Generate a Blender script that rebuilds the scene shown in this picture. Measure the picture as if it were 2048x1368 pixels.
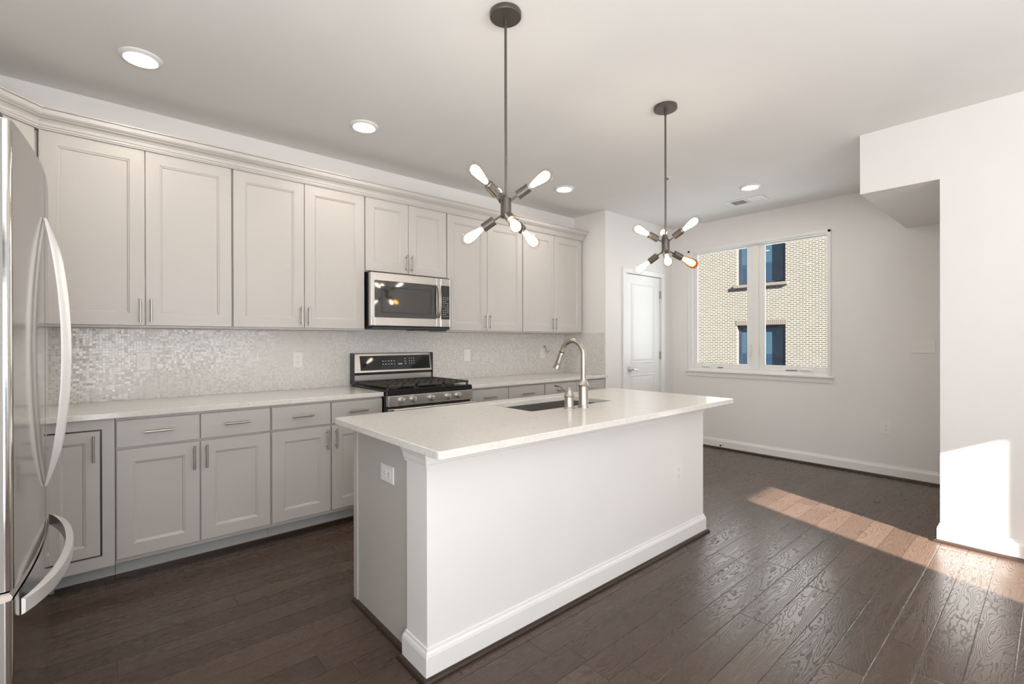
import bpy, bmesh, math, random
from mathutils import Vector, Matrix
random.seed(7)
S = bpy.context.scene
for o in list(bpy.data.objects): bpy.data.objects.remove(o)
PI = math.pi

# ------------------------------------------------------------------ camera
YAW, PITCH, ROLL, EYE, FPX = 0.7112, -0.0013, 0.0021, 1.2858, 946.0
R0 = Vector((math.cos(YAW), -math.sin(YAW), 0)); F0 = Vector((math.sin(YAW), math.cos(YAW), 0)); U0 = Vector((0, 0, 1))
F1 = F0*math.cos(PITCH)+U0*math.sin(PITCH); U1 = U0*math.cos(PITCH)-F0*math.sin(PITCH)
RX = R0*math.cos(ROLL)-U1*math.sin(ROLL); UX = R0*math.sin(ROLL)+U1*math.cos(ROLL)
cd = bpy.data.cameras.new('camera'); cam = bpy.data.objects.new('camera', cd); S.collection.objects.link(cam)
cd.sensor_width = 36; cd.sensor_fit = 'HORIZONTAL'; cd.lens = FPX/2048*36
cd.shift_x = (1024-1020.67)/2048; cd.shift_y = (683.55-684)/2048; cd.clip_start = 0.02; cd.clip_end = 200
m = Matrix.Identity(4)
for i in range(3): m[i][0] = RX[i]; m[i][1] = UX[i]; m[i][2] = -F1[i]
m[2][3] = EYE
cam.matrix_world = m
S.camera = cam

# ------------------------------------------------------------------ world, sun, window daylight, added fill lamps, exposure
S.view_settings.view_transform = 'Standard'; S.view_settings.look = 'None'
S.view_settings.gamma = 1.0; S.view_settings.use_curve_mapping = False
S.view_settings.exposure = 0.08
S.cycles.use_denoising = True; S.cycles.max_bounces = 12; S.cycles.diffuse_bounces = 6
S.cycles.transparent_max_bounces = 16; S.cycles.sample_clamp_indirect = 3
S.cycles.caustics_reflective = False; S.cycles.caustics_refractive = False
W = bpy.data.worlds.new('sky'); S.world = W; W.use_nodes = True
W.node_tree.nodes['Background'].inputs[0].default_value = (0.72, 0.84, 1.0, 1)
W.node_tree.nodes['Background'].inputs[1].default_value = 0.8
SUN_DIR = Vector((0.35, 1.0, -0.485)).normalized()
sl = bpy.data.lights.new('sun', 'SUN'); sl.energy = 40.0; sl.angle = 0.0105; sl.color = (1.0, 0.98, 0.95)
so = bpy.data.objects.new('sun', sl); S.collection.objects.link(so)
so.rotation_euler = SUN_DIR.to_track_quat('-Z', 'Y').to_euler(); so.location = (1, -9, 6)
def area(name, loc, direction, sx, sy, power, color=(1, 1, 1)):
    l = bpy.data.lights.new(name, 'AREA'); l.shape = 'RECTANGLE'; l.size = sx; l.size_y = sy; l.energy = power; l.color = color
    o = bpy.data.objects.new(name, l); S.collection.objects.link(o); o.location = loc
    o.rotation_euler = Vector(direction).to_track_quat('-Z', 'Y').to_euler()
    return o
area('fill_rear_up', (.92, -2.55, 1.42), (0, 1, 2.6), 2.7, 1.6, 140, (.98, 0.985, 1.0))  # added fill behind the camera, aimed up to brighten the ceiling
area('daylight_rear_door', (2.73, -2.55, 1.2), (0, 1, 1.2), 0.6, 1.7, 4, (.98, 0.985, 1.0))
area('fill_left_up', (-.83, -.65, 1.42), (1, .1, 2.4), 3.2, 1.6, 38, (.98, 0.985, 1.0))  # added fill at the left wall, brightens ceiling and left-facing surfaces
area('fill_left_low', (-.83, -.55, .72), (1, 1.1, .0), 2.6, 1.0, 50, (.98, 0.985, 1.0))  # added low fill for the island end and other left-facing surfaces
area('fill_rear_low', (-.30, -2.55, .75), (.05, 1, .05), 1.1, 1.0, 11, (.98, 0.985, 1.0))  # added low fill from behind, lifts the base cabinets
area('daylight_dining_window', (6.7, 2.2, 1.75), (-1, .1, .1), 2.4, 2.2, 56, (0.95, 0.97, 1.0))

# ------------------------------------------------------------------ node helpers and materials
class NT:
    def __init__(s, name):
        s.m = bpy.data.materials.new(name); s.m.use_nodes = True; s.t = s.m.node_tree; s.n = s.t.nodes
        s.b = s.n['Principled BSDF']; s.out = s.n['Material Output']
    def add(s, t, **kw):
        x = s.n.new(t)
        for k, v in kw.items(): setattr(x, k, v)
        return x
    def put(s, sock, v):
        if hasattr(v, 'is_output') or isinstance(v, bpy.types.NodeSocket): s.t.links.new(v, sock)
        else: sock.default_value = v
    def math(s, op, a, b=None, c=None):
        x = s.add('ShaderNodeMath', operation=op); s.put(x.inputs[0], a)
        if b is not None: s.put(x.inputs[1], b)
        if c is not None: s.put(x.inputs[2], c)
        return x.outputs[0]
    def comb(s, a, b, c):
        x = s.add('ShaderNodeCombineXYZ')
        for i, v in enumerate((a, b, c)): s.put(x.inputs[i], v)
        return x.outputs[0]
    def xyz(s):
        tc = s.add('ShaderNodeTexCoord'); sp = s.add('ShaderNodeSeparateXYZ'); s.t.links.new(tc.outputs['Object'], sp.inputs[0])
        return tc.outputs['Object'], sp.outputs[0], sp.outputs[1], sp.outputs[2]
    def noise(s, vec, scale, detail=2, rough=.5, dist=0):
        x = s.add('ShaderNodeTexNoise'); s.put(x.inputs['Vector'], vec); x.inputs['Scale'].default_value = scale
        x.inputs['Detail'].default_value = detail; x.inputs['Roughness'].default_value = rough; x.inputs['Distortion'].default_value = dist
        return x.outputs['Fac']
    def white(s, vec):
        x = s.add('ShaderNodeTexWhiteNoise', noise_dimensions='3D'); s.put(x.inputs['Vector'], vec); return x.outputs['Value'], x.outputs['Color']
    def ramp(s, fac, stops):
        x = s.add('ShaderNodeValToRGB'); s.put(x.inputs[0], fac)
        el = x.color_ramp.elements
        while len(el) < len(stops): el.new(.5)
        for e, (p, c) in zip(el, stops): e.position = p; e.color = (*c, 1)
        return x.outputs[0]
    def mix(s, fac, a, b):
        x = s.add('ShaderNodeMix', data_type='RGBA'); s.put(x.inputs[0], fac); s.put(x.inputs[6], a); s.put(x.inputs[7], b); return x.outputs[2]
    def bump(s, h, strength, dist):
        x = s.add('ShaderNodeBump'); s.put(x.inputs['Height'], h); x.inputs['Strength'].default_value = strength; x.inputs['Distance'].default_value = dist
        s.t.links.new(x.outputs[0], s.b.inputs['Normal'])

def plain(name, col, rough=.5, metal=0, spec=.5, coat=0):
    k = NT(name); b = k.b
    b.inputs['Base Color'].default_value = (*col, 1); b.inputs['Roughness'].default_value = rough
    b.inputs['Metallic'].default_value = metal; b.inputs['Specular IOR Level'].default_value = spec
    if coat: b.inputs['Coat Weight'].default_value = coat; b.inputs['Coat Roughness'].default_value = .05
    return k.m
def painted(name, col, rough=.5, bscale=350, bstr=.03, var=.02):
    k = NT(name); v, x, y, z = k.xyz()
    n = k.noise(v, 1.3, 3)
    c2 = tuple(max(0, c*(1-var*2)) for c in col)
    k.t.links.new(k.ramp(n, [(.35, c2), (.65, col)]), k.b.inputs['Base Color'])
    k.b.inputs['Roughness'].default_value = rough
    k.bump(k.noise(v, bscale, 2), bstr, .001)
    return k.m
def brushed(name, col, rough, vertical=False, amount=.06):
    k = NT(name); v, x, y, z = k.xyz()
    vec = k.comb(k.math('MULTIPLY', x, 300 if vertical else 4), k.math('MULTIPLY', y, 300 if vertical else 4), k.math('MULTIPLY', z, 4 if vertical else 300))
    n = k.noise(vec, 1, 2)
    k.b.inputs['Base Color'].default_value = (*col, 1); k.b.inputs['Metallic'].default_value = 1
    k.t.links.new(k.math('MULTIPLY_ADD', n, amount*2, rough-amount), k.b.inputs['Roughness'])
    return k.m
def emit(name, col, strength):
    k = NT(name); k.b.inputs['Base Color'].default_value = (*col, 1)
    k.b.inputs['Emission Color'].default_value = (*col, 1); k.b.inputs['Emission Strength'].default_value = strength
    return k.m
def clear_glass(name, tint=(1, 1, 1), amount=0.6, extra=0.04, rough=0.0):
    k = NT(name); tr = k.add('ShaderNodeBsdfTransparent'); tr.inputs[0].default_value = (*tint, 1)
    gl = k.add('ShaderNodeBsdfGlossy'); gl.inputs['Roughness'].default_value = rough
    geo = k.add('ShaderNodeNewGeometry'); dt = k.add('ShaderNodeVectorMath', operation='DOT_PRODUCT')
    k.t.links.new(geo.outputs['Normal'], dt.inputs[0]); k.t.links.new(geo.outputs['Incoming'], dt.inputs[1])
    fz = k.math('POWER', k.math('SUBTRACT', 1, k.math('ABSOLUTE', dt.outputs['Value'])), 4.0)
    mx = k.add('ShaderNodeMixShader'); k.put(mx.inputs[0], k.math('MULTIPLY', k.math('MULTIPLY_ADD', fz, amount, extra), k.math('SUBTRACT', 1, geo.outputs['Backfacing'])))
    k.t.links.new(tr.outputs[0], mx.inputs[1]); k.t.links.new(gl.outputs[0], mx.inputs[2]); k.t.links.new(mx.outputs[0], k.out.inputs[0])
    k.n.remove(k.b); return k.m

def floor_material():
    k = NT('dark_oak_planks'); v, x, y, z = k.xyz()
    PW, PL = .1249, 1.35
    yy = k.math('DIVIDE', k.math('SUBTRACT', y, .114), PW); row = k.math('FLOOR', yy); fy = k.math('FRACT', yy)
    r1, _ = k.white(k.comb(row, 3.3, 0))
    xx = k.math('DIVIDE', k.math('ADD', x, k.math('MULTIPLY', r1, 4.1)), PL); colm = k.math('FLOOR', xx); fx = k.math('FRACT', xx)
    pid, pcol = k.white(k.comb(row, colm, 1.7))
    ey = k.math('MULTIPLY', k.math('MINIMUM', fy, k.math('SUBTRACT', 1, fy)), PW)
    ex = k.math('MULTIPLY', k.math('MINIMUM', fx, k.math('SUBTRACT', 1, fx)), PL)
    edge = k.math('MINIMUM', ex, ey)
    gap = k.math('LESS_THAN', edge, .0011)
    # cathedral figure: contour lines of a stretched noise field, different in every plank
    gv = k.comb(k.math('MULTIPLY', x, 1.25), k.math('MULTIPLY', y, 8.0), k.math('MULTIPLY', pid, 60))
    n1 = k.noise(gv, 1.0, 2, .45, .25)
    jag = k.noise(k.comb(k.math('MULTIPLY', x, 30), k.math('MULTIPLY', y, 60), pid), 1.0, 2)
    f = k.math('ADD', k.math('MULTIPLY', n1, 34), k.math('MULTIPLY', jag, 1.5))
    tri = k.math('ABSOLUTE', k.math('SUBTRACT', k.math('FRACT', f), .5))
    line = k.math('SUBTRACT', 1, k.math('MINIMUM', k.math('MULTIPLY', tri, 5.0), 1.0))
    fine = k.noise(k.comb(k.math('MULTIPLY', x, 6), k.math('MULTIPLY', y, 220), pid), 1.0, 3)
    base = k.ramp(pid, [(0, (.062, .037, .025)), (.5, (.077, .047, .032)), (1, (.094, .058, .040))])
    c = k.mix(k.math('MULTIPLY', line, .75), base, (.026, .016, .011, 1))
    c = k.mix(k.math('MULTIPLY', k.math('SUBTRACT', fine, .35), .35), c, (.14, .09, .064, 1))
    c = k.mix(gap, c, (.012, .009, .008, 1))
    k.t.links.new(c, k.b.inputs['Base Color'])
    k.t.links.new(k.math('ADD', .24, k.math('MULTIPLY', line, .22)), k.b.inputs['Roughness'])
    k.b.inputs['Specular IOR Level'].default_value = .55
    soft = k.math('MINIMUM', k.math('MULTIPLY', edge, 300), 1.0)
    wav = k.noise(k.comb(k.math('MULTIPLY', x, 3), k.math('MULTIPLY', y, 14), pid), 1.0, 1)
    h = k.math('ADD', k.math('ADD', k.math('MULTIPLY', line, -.30), k.math('MULTIPLY', soft, .9)), k.math('MULTIPLY', wav, .55))
    k.bump(h, .5, .0016)
    return k.m
def tile_material():
    k = NT('pearl_mosaic_tile'); v, x, y, z = k.xyz(); P = .0152
    ux = k.math('DIVIDE', k.math('SUBTRACT', x, y), P); uz = k.math('DIVIDE', z, P)
    fx = k.math('FRACT', ux); fz = k.math('FRACT', uz)
    w, col = k.white(k.comb(k.math('FLOOR', ux), k.math('FLOOR', uz), 5.5))
    e = k.math('MINIMUM', k.math('MINIMUM', fx, k.math('SUBTRACT', 1, fx)), k.math('MINIMUM', fz, k.math('SUBTRACT', 1, fz)))
    grout = k.math('LESS_THAN', e, .07)
    c = k.ramp(w, [(0, (.60, .575, .54)), (.5, (.67, .645, .61)), (1, (.75, .73, .70))])
    k.t.links.new(k.mix(grout, c, (.74, .725, .70, 1)), k.b.inputs['Base Color'])
    k.t.links.new(k.math('ADD', .16, k.math('MULTIPLY', grout, .5)), k.b.inputs['Roughness'])
    # every little tile leans its own way, so some of them catch the lamps
    geo = k.add('ShaderNodeNewGeometry'); sb = k.add('ShaderNodeVectorMath', operation='SUBTRACT'); k.t.links.new(col, sb.inputs[0]); sb.inputs[1].default_value = (.5, .5, .5)
    sc = k.add('ShaderNodeVectorMath', operation='SCALE'); k.t.links.new(sb.outputs[0], sc.inputs[0]); sc.inputs['Scale'].default_value = .08
    ad = k.add('ShaderNodeVectorMath', operation='ADD'); k.t.links.new(geo.outputs['Normal'], ad.inputs[0]); k.t.links.new(sc.outputs[0], ad.inputs[1])
    nm = k.add('ShaderNodeVectorMath', operation='NORMALIZE'); k.t.links.new(ad.outputs[0], nm.inputs[0]); k.t.links.new(nm.outputs[0], k.b.inputs['Normal'])
    return k.m
def quartz_material():
    k = NT('cream_quartz'); v, x, y, z = k.xyz()
    n = k.noise(v, 5, 4, .6, 1.2)
    d = k.math('ABSOLUTE', k.math('SUBTRACT', n, .5))
    patch = k.noise(v, 9, 2)
    vein = k.math('MULTIPLY', k.math('LESS_THAN', d, .006), k.math('GREATER_THAN', patch, .56))
    speck = k.noise(v, 60, 3)
    c = k.ramp(speck, [(.3, (.70, .665, .62)), (.7, (.76, .73, .685))])
    c = k.mix(k.math('MULTIPLY', vein, .32), c, (.38, .34, .30, 1))
    k.t.links.new(c, k.b.inputs['Base Color']); k.b.inputs['Roughness'].default_value = .13
    return k.m
def brick_material():
    k = NT('tan_face_brick'); v, x, y, z = k.xyz()
    b = k.add('ShaderNodeTexBrick'); k.put(b.inputs['Vector'], k.comb(y, z, 0))
    b.inputs['Color1'].default_value = (.078, .062, .047, 1); b.inputs['Color2'].default_value = (.100, .080, .061, 1); b.inputs['Mortar'].default_value = (.30, .272, .225, 1)
    b.inputs['Scale'].default_value = 1; b.inputs['Mortar Size'].default_value = .011; b.inputs['Mortar Smooth'].default_value = .1
    b.inputs['Brick Width'].default_value = .215; b.inputs['Row Height'].default_value = .074
    k.t.links.new(b.outputs['Color'], k.b.inputs['Base Color']); k.b.inputs['Roughness'].default_value = .9
    return k.m

M = {
 'wall': painted('warm_white_wall_paint', (.83, .81, .785), .6, 220, .05),
 'ceil': painted('white_ceiling_paint', (.84, .825, .80), .8, 220, .05),
 'trim': painted('white_trim_enamel', (.86, .85, .825), .3, 100, .01),
 'cab': painted('light_grey_cabinet_paint', (.535, .505, .475), .38, 160, .02),
 'panel': painted('grey_island_panel', (.53, .50, .465), .4, 260, .03),
 'toe': plain('grey_toe_kick', (.42, .42, .415), .45),
 'inside': plain('cabinet_interior', (.07, .06, .055), .8),
 'nickel': brushed('satin_nickel', (.46, .425, .38), .30, True),
 'steel': brushed('brushed_stainless', (.60, .58, .555), .33),
 'fridge': brushed('fridge_stainless', (.60, .575, .545), .11, False, .025),
 'fhandle': plain('silver_handle_finish', (.78, .77, .75), .33, .55),
 'fside': plain('grey_fridge_side', (.20, .188, .175), .45),
 'sink': brushed('sink_steel', (.36, .34, .32), .4),
 'black': plain('black_enamel', (.012, .012, .012), .25),
 'iron': plain('cast_iron', (.05, .045, .04), .6),
 'bglass': plain('black_glass', (.012, .012, .012), .04, 0, .5),
 'mwglass': plain('smoked_door_glass', (.035, .032, .029), .05, 0, .8),
 'dkgrey': plain('dark_grey_plastic', (.04, .04, .04), .5),
 'bronze': plain('dark_bronze_metal', (.13, .115, .10), .40, .7),
 'outlet': plain('white_plastic', (.84, .82, .79), .35),
 'slot': plain('slot_shadow_grey', (.10, .095, .09), .6),
 'mark': plain('pale_print', (.62, .62, .60), .5),
 'chrome': plain('polished_chrome', (.72, .72, .72), .1, 1),
 'quartz': quartz_material(), 'tile': tile_material(), 'floor': floor_material(), 'brick': brick_material(),
 'shoe': plain('dark_wood_shoe', (.035, .021, .015), .3),
 'pane': clear_glass('window_glass', (.97, .985, .98)),
 'bulb': clear_glass('bulb_glass', (.97, .95, .92), .35, .03),
 'amber': clear_glass('amber_bulb_glass', (.95, .50, .14), .3, .03),
 'fil': emit('bulb_filament_glow', (1.0, .90, .76), 26),
 'led': emit('downlight_glow', (1.0, .93, .82), 130),
 'bframe': plain('navy_window_frame', (.018, .022, .032), .4),
 'bpane': plain('blue_reflecting_glass', (.012, .030, .055), .08, 0, .8),
 'shade': plain('pale_roller_shade', (.030, .062, .088), .2),
 'stone': plain('tan_stone_sill', (.13, .108, .085), .85),
 'ventdark': plain('vent_shadow_grey', (.40, .385, .37), .7),
}

# ------------------------------------------------------------------ mesh helpers
class MB:
    def __init__(s): s.v = []; s.f = []; s.sm = []
    def face(s, idx, smooth=False): s.f.append(idx); s.sm.append(smooth)
    def box(s, x0, x1, y0, y1, z0, z1, bev=0.0):
        x0, x1 = min(x0, x1), max(x0, x1); y0, y1 = min(y0, y1), max(y0, y1); z0, z1 = min(z0, z1), max(z0, z1)
        if bev <= 0:
            n = len(s.v)
            s.v += [(x, y, z) for z in (z0, z1) for y in (y0, y1) for x in (x0, x1)]
            for q in ((0, 2, 3, 1), (4, 5, 7, 6), (0, 1, 5, 4), (2, 6, 7, 3), (0, 4, 6, 2), (1, 3, 7, 5)): s.face([n+i for i in q])
            return s
        bm = bmesh.new(); bmesh.ops.create_cube(bm, size=1)
        for v in bm.verts: v.co = Vector(((x0+x1)/2+v.co.x*(x1-x0), (y0+y1)/2+v.co.y*(y1-y0), (z0+z1)/2+v.co.z*(z1-z0)))
        bmesh.ops.bevel(bm, geom=list(bm.edges), offset=bev, segments=2, profile=.5, affect='EDGES', clamp_overlap=True)
        s.bm(bm); return s
    def bm(s, bm, smooth=False):
        n = len(s.v); bm.verts.index_update()
        s.v += [tuple(v.co) for v in bm.verts]
        for f in bm.faces: s.face([n+v.index for v in f.verts], smooth)
        bm.free()
    def loft(s, rings, closed=True, caps=True, smooth=True):
        n = len(s.v); k = len(rings[0])
        for r in rings: s.v += [tuple(p) for p in r]
        for i in range(len(rings)-1):
            for j in range(k if closed else k-1):
                a = n+i*k+j; b = n+i*k+(j+1) % k
                s.face([a, b, b+k, a+k], smooth)
        if caps:
            s.face([n+j for j in range(k)][::-1]); s.face([n+(len(rings)-1)*k+j for j in range(k)])
        return s
    def lathe(s, c, axis, prof, seg=24, smooth=True, caps=True):
        a = Vector(axis).normalized(); t = Vector((0, 0, 1)) if abs(a.z) < .9 else Vector((1, 0, 0))
        u = a.cross(t).normalized(); w = a.cross(u); c = Vector(c)
        s.loft([[c+a*h+(u*math.cos(2*PI*j/seg)+w*math.sin(2*PI*j/seg))*r for j in range(seg)] for r, h in prof], True, caps, smooth); return s
    def cyl(s, p0, p1, r, seg=16, r1=None):
        p0 = Vector(p0); p1 = Vector(p1); d = p1-p0
        s.lathe(p0, d, [(r, 0), (r if r1 is None else r1, d.length)], seg); return s
    def tube(s, pts, r, seg=12, squash=None):
        pts = [Vector(p) for p in pts]; rings = []; prev = None
        for i, p in enumerate(pts):
            d = (pts[min(i+1, len(pts)-1)]-pts[max(i-1, 0)]).normalized()
            if prev is None:
                t = Vector((0, 0, 1)) if abs(d.z) < .9 else Vector((1, 0, 0)); u = d.cross(t).normalized()
            else: u = (prev-d*prev.dot(d)).normalized()
            prev = u; w = d.cross(u); rr = r[i] if isinstance(r, (list, tuple)) else r
            a, b = squash if squash else (1, 1)
            rings.append([p+u*math.cos(2*PI*j/seg)*rr*a+w*math.sin(2*PI*j/seg)*rr*b for j in range(seg)])
        s.loft(rings); return s
    def prism(s, poly, z0, z1):
        n = len(s.v); k = len(poly)
        s.v += [(x, y, z0) for x, y in poly]+[(x, y, z1) for x, y in poly]
        s.face([n+i for i in range(k)][::-1]); s.face([n+k+i for i in range(k)])
        for i in range(k): j = (i+1) % k; s.face([n+i, n+j, n+k+j, n+k+i])
        return s
    def sweep(s, path, prof, end_shear=0.0, closed=False, smooth=False):
        # path: (x, y) points; profile (offset to the right of travel, z); mitred corners
        n = len(path); rings = []
        for i in range(n):
            P = Vector(path[i])
            ds = []
            if i > 0 or closed: ds.append((P-Vector(path[i-1])).normalized())
            if i < n-1 or closed: ds.append((Vector(path[(i+1) % n])-P).normalized())
            ns = [Vector((d.y, -d.x)) for d in ds]
            if len(ns) == 2:
                q = (ns[0]+ns[1]); q = q/(q.dot(ns[0]))
            else: q = ns[0]
            sh = ds[-1]*end_shear if i == n-1 and not closed else Vector((0, 0))
            rings.append([(P.x+(q.x+sh.x)*o, P.y+(q.y+sh.y)*o, z) for o, z in prof])
        if closed: rings.append(rings[0])
        s.loft(rings, True, not closed, smooth); return s

OFF = {}
def obj(name, mb, mat, parent=None):
    off = OFF.get(parent.name, Vector((0, 0, 0))) if parent else Vector((0, 0, 0))
    me = bpy.data.meshes.new(name)
    me.from_pydata([tuple(Vector(v)-off) for v in mb.v], [], mb.f)
    bm = bmesh.new(); bm.from_mesh(me); bmesh.ops.recalc_face_normals(bm, faces=bm.faces); bm.to_mesh(me); bm.free()
    for p, sm in zip(me.polygons, mb.sm): p.use_smooth = sm
    if any(mb.sm): me.set_sharp_from_angle(angle=math.radians(38))
    me.materials.append(M[mat] if isinstance(mat, str) else mat)
    o = bpy.data.objects.new(name, me); S.collection.objects.link(o)
    if parent: o.parent = parent
    OFF[o.name] = off
    return o
def tag(o, label, cat, group=None):
    o['label'] = label; o['category'] = cat
    if group: o['group'] = group
    return o
def thing(name, loc, label, cat, group=None):
    o = bpy.data.objects.new(name, None); S.collection.objects.link(o); o.location = loc; o.empty_display_size = .1
    OFF[o.name] = Vector(loc); return tag(o, label, cat, group)
def struct(name, mb, mat, parent=None):
    o = obj(name, mb, mat, parent)
    if parent is None: o['kind'] = 'structure'
    return o

# ------------------------------------------------------------------ dimensions (metres), X right along the cabinets, Y towards them
ZC = 2.730; YB = 3.897; XL = -0.866; XS = 4.208; YS = 3.272; XW = 5.590; XR = 4.048; YR = 0.497; YH = 0.917; ZH = 2.315
YSF = 3.734; YREAR = -2.60
YU = 3.5665; YF = 3.2627; YC = 3.238           # faces of the wall cabinets, the base cabinets, the counter edge
BASE_PROF = [(0, 0), (.014, 0), (.014, .075), (.011, .086), (.006, .094), (.005, .103), (0, .105)]
SHOE_PROF = [(0, 0), (.018, 0), (.017, .008), (.012, .015), (.005, .019), (0, .019)]

# ------------------------------------------------------------------ room shell
T = .12
struct('floor', MB().box(XL-T, XW+T, YREAR-T, YB+T, -.1, 0), 'floor')
struct('ceiling', MB().box(XL-T, XW+T, YREAR-T, YB+T, ZC, ZC+.1), 'ceil')
struct('wall_back', MB().box(XL-T, XS, YB, YB+T, 0, ZC), 'wall')
struct('wall_left', MB().box(XL-T, XL, YREAR-T, -2.3, 0, ZC).box(XL-T, XL, 1.0, YB, 0, ZC).box(XL-T, XL, -2.3, 1.0, 0, .57).box(XL-T, XL, -2.3, 1.0, 2.27, ZC), 'wall')
DX0, DX1, DZ = 4.575, 5.328, 2.085                                # door opening
w = MB().box(XS, DX0, YS, YB+T, 0, ZC).box(DX1, XW+T, YS, YB+T, 0, ZC).box(DX0, DX1, YS, YB+T, DZ, ZC).box(DX0, DX1, YS+.12, YB+T, 0, DZ)
struct('wall_door_side', w, 'wall')
WY0, WY1, WZ0, WZ1 = 1.535, 3.020, .925, 2.385                    # window opening in the right wall
w = MB().box(XW, XW+T, YR-.2, WY0, 0, ZC).box(XW, XW+T, WY1, YS, 0, ZC).box(XW, XW+T, WY0, WY1, 0, WZ0).box(XW, XW+T, WY0, WY1, WZ1, ZC)
struct('wall_right', w, 'wall')
struct('wall_near_right', MB().box(XR, XW, YREAR-T, YR, 0, ZC), 'wall')
struct('wall_soffit_right', MB().box(XR, XW, YR, YH, ZH, ZC), 'wall')
struct('wall_soffit_back', MB().box(XL, XS, YSF, YB, 2.50, ZC), 'wall')
# wall behind the camera: a wide window and a glazed door
bx = [(-.45, 2.30, .57, 2.27), (2.408, 3.057, .25, 2.11)]
w = MB().box(XL-T, bx[0][0], YREAR-T, YREAR, 0, ZC).box(bx[0][1], bx[1][0], YREAR-T, YREAR, 0, ZC).box(bx[1][1], XR, YREAR-T, YREAR, 0, ZC)
for x0, x1, z0, z1 in bx: w.box(x0, x1, YREAR-T, YREAR, 0, z0).box(x0, x1, YREAR-T, YREAR, z1, ZC)
struct('wall_rear', w, 'wall')
# unseen wall added to keep the low sun out of the wide rear window
struct('wall_sun_block', MB().box(-9, 1.25, -5.9, -5.6, -3, 9), 'brick')

def baseboard(name, path, flip=False, shoe=True, shear=0):
    p = path[::-1] if flip else path
    o = struct(name, MB().sweep(p, [(a, z+.012) for a, z in BASE_PROF]), 'trim')
    if shoe: obj('shoe_molding', MB().sweep(p, [(a+.0142, z) for a, z in SHOE_PROF]), 'shoe', o)
    return o
baseboard('baseboard_right', [(XW, YS), (XW, YR)])
baseboard('baseboard_near_right', [(XW-.02, YR), (XR, YR), (XR, YREAR)])
baseboard('baseboard_door_side', [(XS, 3.285), (XS, YS), (DX0-.058, YS)])

# ------------------------------------------------------------------ door in the side wall
d = struct('door_1', MB().box(4.589, 5.314, YS+.012, YS+.047, .010, 2.070), 'trim')
def raised_panel(x0, x1, z0, z1, y):
    mb = MB(); rings = []
    for ins, dy in ((0, .0), (.006, -.004), (.014, -.004), (.022, .0), (.050, -.003), (.06, -.003)):
        rings.append([(x0+ins, y+dy, z0+ins), (x1-ins, y+dy, z0+ins), (x1-ins, y+dy, z1-ins), (x0+ins, y+dy, z1-ins)])
    mb.loft(rings, True, True, False); return mb
obj('door_panel', raised_panel(4.70, 5.195, 1.02, 1.965, YS+.012), 'trim', d)
obj('door_panel', raised_panel(4.70, 5.195, .24, .885, YS+.012), 'trim', d)
cs = MB().box(DX0-.058, DX0+.008, YS-.016, YS, 0, DZ-.008, .004).box(DX1-.008, DX1+.058, YS-.016, YS, 0, DZ-.008, .004).box(DX0-.058, DX1+.058, YS-.016, YS, DZ-.008, DZ+.05, .004)
cs.box(DX0, DX0+.010, YS, YS+.10, 0, DZ).box(DX1-.010, DX1, YS, YS+.10, 0, DZ).box(DX0, DX1, YS, YS+.10, DZ-.010, DZ)
obj('door_casing', cs, 'trim', d)
h = obj('door_handle', MB().cyl((4.665, YS+.012, .951), (4.665, YS-.002, .951), .032, 24).cyl((4.665, YS, .951), (4.665, YS-.045, .951), .011)
        .tube([(4.665, YS-.045, .951), (4.70, YS-.048, .955), (4.735, YS-.048, .944), (4.765, YS-.046, .953), (4.785, YS-.044, .949)], [.010, .009, .008, .007, .006]), 'chrome', d)
for z in (1.862, 1.102, .33):
    obj('hinge', MB().box(5.306, 5.322, YS-.004, YS+.016, z-.045, z+.045).cyl((5.316, YS+.001, z-.047), (5.316, YS+.001, z+.047), .006), 'nickel', d)

# ------------------------------------------------------------------ dining window
wn = struct('window_1', MB().box(XW-.016, XW, WY0-.028, WY0, WZ0, WZ1+.03, .003).box(XW-.016, XW, WY1, WY1+.030, WZ0, WZ1+.03, .003).box(XW-.016, XW, WY0-.028, WY1+.030, WZ1, WZ1+.035, .003), 'trim')
GX = XW+.062
FX1 = GX+.006
fr = MB().box(XW, FX1, WY1-.022, WY1, WZ0, WZ1).box(XW, FX1, WY0, WY0+.008, WZ0, WZ1).box(XW, FX1, WY0+.008, WY1-.022, WZ1-.010, WZ1).box(XW, XW+T, WY0+.008, WY1-.022, WZ0, WZ0+.03)
fr.box(XW+.03, FX1, 2.222, 2.292, WZ0+.03, WZ1-.010, .004)
obj('window_frame', fr, 'trim', wn)
ex = MB().box(GX+.007, XW+T+.01, WY1-.024, WY1-.002, WZ0, WZ1).box(GX+.007, XW+T+.01, WY0+.002, WY0+.010, WZ0, WZ1).box(GX+.007, XW+T+.01, WY0+.010, WY1-.024, WZ1-.014, WZ1-.002)
obj('outer_frame', ex, 'bronze', wn)
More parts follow.
